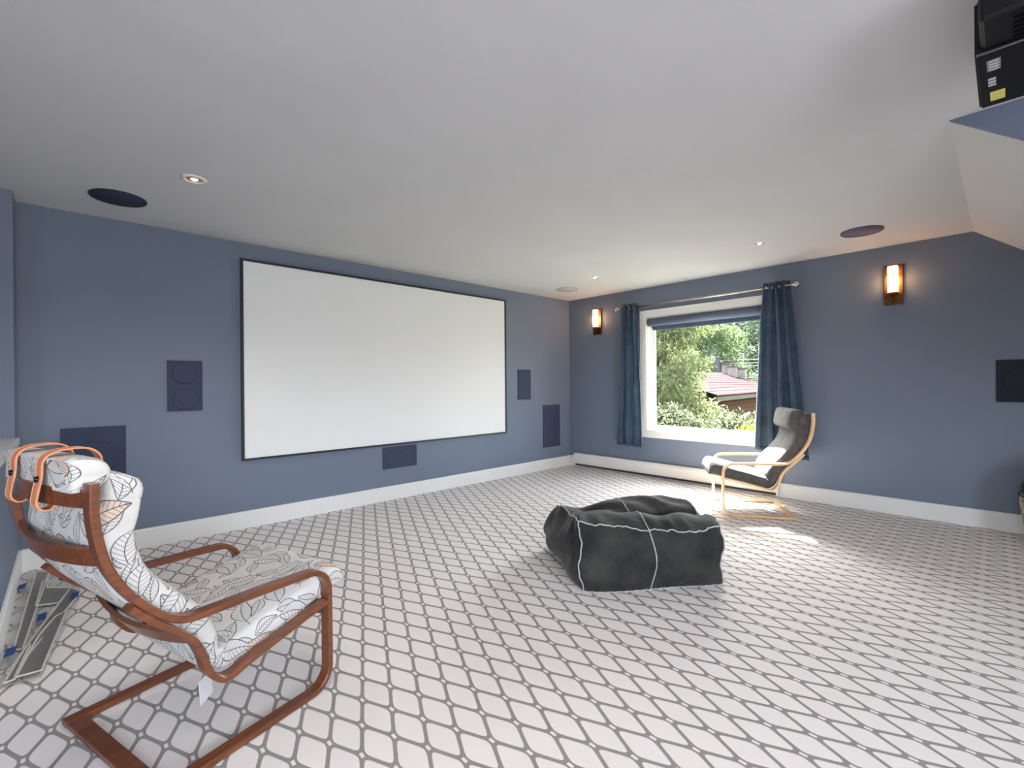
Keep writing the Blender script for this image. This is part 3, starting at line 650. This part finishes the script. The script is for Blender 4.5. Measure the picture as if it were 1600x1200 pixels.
# ------------------------------------------------------------------ clear plastic film left on the floor by the half wall
fm = thing('plastic_sheet', 'crumpled clear plastic sheeting with grey strips on the carpet behind the armchair', 'plastic sheet')
def poly(name, pts, z, mat, parent, th=.0012):
    n = len(pts); v = [(x, y, z+.006*math.sin(7*x+5*y)**2) for x, y in pts]; v += [(p[0], p[1], p[2]+th) for p in v]
    f = [tuple(range(n-1, -1, -1)), tuple(range(n, 2*n))]+[(i, (i+1) % n, n+(i+1) % n, n+i) for i in range(n)]
    return link(name, mesh(v, f), mat, parent)
def rim(pts, z, parent, r=.005):
    tube('edge', [(x, y, z+.006*math.sin(7*x+5*y)**2) for x, y in pts], r, 'filmedge', parent, 4, True, False)
poly('film', [(-.205, 2.80), (-.08, 2.77), (.06, 3.72), (.03, 4.36), (-.205, 4.40)], .006, 'film', fm)
strips = [[(-.180, 3.13), (-.150, 3.10), (-.085, 4.28), (-.145, 4.34)],
          [(-.125, 3.66), (-.030, 3.62), (.012, 3.85), (-.09, 3.96), (-.085, 4.10), (-.11, 4.1)],
          [(-.185, 2.88), (-.165, 2.86), (.055, 3.72), (.012, 3.84)],
          [(-.155, 2.81), (-.081, 2.795), (-.004, 3.44), (-.046, 3.40), (-.101, 3.20)],
          [(-.187, 2.78), (-.16, 2.785), (-.125, 3.10), (-.135, 3.10)]]
for k, p in enumerate(strips):
    o = poly('strip', p, .011+.0035*k, 'filmgrey', fm); rim(p, .013+.0035*k, o)
for x, y in ((-.097, 3.419), (-.186, 3.062), (-.195, 4.034), (.03, 3.651)):
    o = poly('tape', [(x-.020, y-.05), (x+.014, y-.04), (x+.020, y+.05), (x-.014, y+.04)], .032, 'tape', fm, .002)

# ------------------------------------------------------------------ outside
GZ = -3.2
gd = struct(prism('ground', [(XB+WT+.05, -40), (90, -40), (90, 70), (XB+WT+.05, 70)], 'z', GZ-.1, GZ, 'soil'))
def ray(px, py, t_):
    d = fw+rt*((px-800)/733.75)-up*((py-599.5)/733.75); return d*t_+Vector((0, 0, HC))
def foliage(name, blobs, n, size, mat, parent, droop=0., aspect=.45, seed=0):
    R = np.random.default_rng(seed); vol = np.array([b[3]*b[4]*b[5] for b in blobs])**.66; vol = vol/vol.sum()
    cnt = R.multinomial(n, vol); V = []
    for b, c in zip(blobs, cnt):
        d = R.normal(size=(c, 3)); d /= np.linalg.norm(d, axis=1)[:, None]; rr = R.random(c)[:, None]**.28*(1+.12*R.normal(size=(c, 1)))
        ctr = np.array(b[:3])+d*rr*np.array(b[3:6])
        ax = R.normal(size=(c, 3))+d*.6; ax[:, 2] -= droop; ax /= np.linalg.norm(ax, axis=1)[:, None]
        sd_ = np.cross(ax, R.normal(size=(c, 3))); sd_ /= np.linalg.norm(sd_, axis=1)[:, None]
        s_ = size*(.6+.8*R.random(c))[:, None]; wv = sd_*s_*aspect
        V.append(np.stack([ctr, ctr+ax*s_*.5+wv*.5, ctr+ax*s_, ctr+ax*s_*.5-wv*.5], 1).reshape(-1, 3))
    V = np.concatenate(V); nq = len(V)//4; me = bpy.data.meshes.new(name); me.vertices.add(len(V)); me.vertices.foreach_set('co', V.ravel())
    me.loops.add(nq*4); me.loops.foreach_set('vertex_index', np.arange(nq*4)); me.polygons.add(nq); me.polygons.foreach_set('loop_start', np.arange(0, nq*4, 4)); me.update(calc_edges=True)
    o = link(name, me, mat, parent); o['kind'] = 'stuff'; return o
def tree(name, label, cat, base, hgt, blobs, n, size, mat, droop=.3, seed=0, trunk=.14, aspect=.45):
    t = thing(name, label, cat, base); Lb = [(x, y, z, a, b, c) for x, y, z, a, b, c in blobs]
    top = hgt*.8
    tr = tube('trunk', [(0, 0, 0), (.1, .05, top*.4), (-.05, .1, top*.75), (.05, 0, top)], [trunk, trunk*.8, trunk*.5, trunk*.2], 'bark', t, 10)
    for k in range(5):
        b = Lb[k % len(Lb)]; z0_ = top*(.3+.1*k)
        tube('branch', [(0, 0, z0_), (b[0]*.5, b[1]*.5, (z0_+b[2])/2+.1), (b[0], b[1], b[2])], [trunk*.35, trunk*.25, trunk*.1], 'bark', t, 6)
    foliage('foliage', Lb, n, size, mat, t, droop, aspect, seed); return t
def blobs(R, n, rx, ry, z0, z1, s):
    out = []
    for k in range(n):
        h_ = R.random(); wv = math.sqrt(max(.1, 1-(2*h_-1)**2)); a = R.random()*6.28; q = math.sqrt(R.random())
        out.append((rx*wv*q*math.cos(a), ry*wv*q*math.sin(a), z0+(z1-z0)*h_, s*(.7+.6*R.random()), s*(.7+.6*R.random()), s*(.6+.5*R.random())))
    return out
def put(px, t_): p = ray(px, 600, t_); return (p.x, p.y, GZ)
R = np.random.default_rng(3)
tree('tree', 'tall pale drooping tree filling the left of the window view', 'tree', put(1040, 14.5), 8.5, blobs(R, 60, 1.15, 1.35, 1.5, 8.3, .55), 60000, .13, 'leaf_light', 1.0, 1, .08, .30)
tree('tree', 'dark bluish tree behind the red-roofed house', 'tree', put(1215, 52), 12, blobs(R, 60, 6.5, 6.5, 2., 17., 1.7), 50000, .34, 'leaf_dark', .2, 2, .25)
tree('tree', 'mid green tree between the drooping tree and the utility pole', 'tree', put(1090, 40), 10, blobs(R, 50, 3.8, 4.0, 1.5, 13.5, 1.1), 42000, .24, 'leaf_mid', .4, 3, .2)
tree('tree', 'mid green tree behind the left curtain', 'tree', put(860, 18), 8.5, blobs(R, 30, 2.3, 2.3, 1.0, 8.8, .8), 22000, .2, 'leaf_mid', .4, 4, .2)
tree('tree', 'bluish tree far right behind the right curtain', 'tree', put(1420, 44), 11, blobs(R, 36, 4, 4.4, 2., 11.0, 1.3), 22000, .34, 'leaf_dark', .2, 5, .25)
for q, (px_, tt_, lb_) in enumerate(((1010, 72, 'hazy distant tree behind the drooping tree'), (1090, 100, 'farthest hazy tree above the utility pole'), (1190, 78, 'hazy distant tree above the red roof'), (1300, 96, 'hazy distant tree at the far right, mostly behind the curtain'))):
    tree('tree', lb_, 'tree', put(px_, tt_), 22, blobs(R, 60, 8.0, 8.0, 1., 24., 2.2), 30000, .75, 'leaf_dark', .1, 20+q, .4, .6)
def shrub(label, px, t_, rx, ry, zt, n, size, mat, seed, nb=26):
    R2 = np.random.default_rng(seed); hh = zt-GZ
    base = put(px, t_); t = thing('shrub', label, 'shrub', base)
    for k in range(5):
        a = k*1.256; tube('stem', [(.1*math.cos(a), .1*math.sin(a), 0), (.3*math.cos(a)*rx, .3*math.sin(a)*ry, hh*.5), (.6*math.cos(a)*rx, .6*math.sin(a)*ry, hh*.85)], [.05, .035, .012], 'bark', t, 6)
    bl = []
    for k in range(nb):
        a = R2.random()*6.28; q = R2.random()**.5
        bl.append((rx*q*math.cos(a), ry*q*math.sin(a), hh*(.5+.42*R2.random()*math.sqrt(1-.7*q*q)), .38, .38, .32))
    foliage('foliage', bl, n, size, mat, t, -.4, .42, seed)
shrub('big speckled green shrub at the lower left of the window', 1046, 9.9, .66, .7, .92, 34000, .075, 'leaf_bush', 11)
shrub('speckled green shrub below the red-roofed house', 1152, 8.4, .50, .50, .92, 28000, .07, 'leaf_bush', 12)
shrub('speckled green shrub behind the right curtain', 1225, 10.2, .6, .65, .60, 16000, .075, 'leaf_bush', 13)
shrub('green shrub behind the left curtain', 940, 11.6, .55, .6, .95, 12000, .08, 'leaf_bush', 14)
shrub('small lime green bush at the lower right of the window', 1172, 6.85, .12, .14, 1.0, 7000, .06, 'leaf_lime', 15, 9)

# red-roofed neighbour
hl = ray(1120, 617, 18.0); hr = ray(1215, 603, 27.0)
ex = Vector((hr.x-hl.x, hr.y-hl.y, 0)); HL = ex.length; ex.normalize(); ey = Vector((ex.y, -ex.x, 0)); ey = ey if ey.dot(fw) > 0 else -ey
ho = thing('house', 'brown house with a red shingled roof seen through the window', 'house', (hl.x, hl.y, GZ), math.atan2(ex.y, ex.x))
sgn = 1 if (Matrix.Rotation(math.atan2(ex.y, ex.x), 3, 'Z')@Vector((0, 1, 0))).dot(ey) > 0 else -1
EZ = hl.z-GZ; Dp = 6.0; RZ_ = 1.05
def hb(name, x0, x1, y0, y1, z0, z1, mat, parent=ho): return box(name, x0, x1, min(sgn*y0, sgn*y1), max(sgn*y0, sgn*y1), z0, z1, mat, parent)
wl = hb('wall', .5, HL+1, .5, Dp-.5, 0, EZ-.12, 'siding')
for k in range(7): hb('siding_board', .5, HL+1, .47, .5, EZ-.34-k*.2, EZ-.18-k*.2, 'siding', wl)
hb('fascia', -.05, HL+1.4, -.04, .02, EZ-.24, EZ, 'fascia'); 
rf = prism('roof', [(-.06*sgn, EZ), (sgn*Dp/2, EZ+RZ_), (sgn*(Dp+.06), EZ), (sgn*(Dp+.06), EZ-.06), (sgn*Dp/2, EZ+RZ_-.1), (-.06*sgn, EZ-.06)], 'x', -.1, HL+1.5, 'roofred', ho)
rows = 9
shm = None
for k in range(rows):
    y = Dp/2*k/rows; z = EZ+RZ_*k/rows; y2 = Dp/2*(k+1.08)/rows; z2 = EZ+RZ_*(k+1.08)/rows
    prism('shingle_row', [(sgn*y, z+.03), (sgn*y2, z2+.012), (sgn*y2, z2), (sgn*y, z)], 'x', -.1, HL+1.5, 'roofred2' if k in (2, 5) else 'roofred', rf)
for x, wdt, cy_, m_ in ((11.9, .42, 2.9, 'brickpale'), (11.5, .42, 2.45, 'brickpale'), (12.2, .5, 2.1, 'brickpale')):
    zr = EZ+RZ_*cy_/3; ch_ = hb('chimney', x, x+wdt, cy_-.25, cy_+.2, zr-.2, zr+.55, m_); hb('chimney_cap', x-.05, x+wdt+.05, cy_-.3, cy_+.25, zr+.55, zr+.61, 'fascia', ch_)
up_ = thing('utility_pole', 'weathered utility pole left of the red roof', 'pole', put(1122, 34))
tube('post', [(0, 0, 0), (0, 0, 6.25)], [.20, .16], 'pole', up_, 12)
pr = box('crossarm', -.07, .07, -.9, .9, 5.74, 5.86, 'pole', up_)
for y in (-.8, -.3, .3, .8): tube('insulator', [(0, y, 5.86), (0, y, 5.98)], .035, 'brickpale', pr, 8)
pb = put(1122, 34)
for k, z in enumerate((5.98, 5.72, 5.52, 4.86, 4.66)):
    a = Vector((pb[0], pb[1], GZ+z)); b = a+Vector((14, -26, .8+.03*k)); pts = []
    for i in range(25):
        q = i/24; p = a.lerp(b, q); p.z -= .25*4*q*(1-q)*.5; pts.append(p)
    tag(tube('power_line', pts, .022, 'wire', None, 5), ['topmost', 'second', 'third', 'fourth', 'lowest'][k]+' pale power line running right from the utility pole', 'power line', 'power lines')
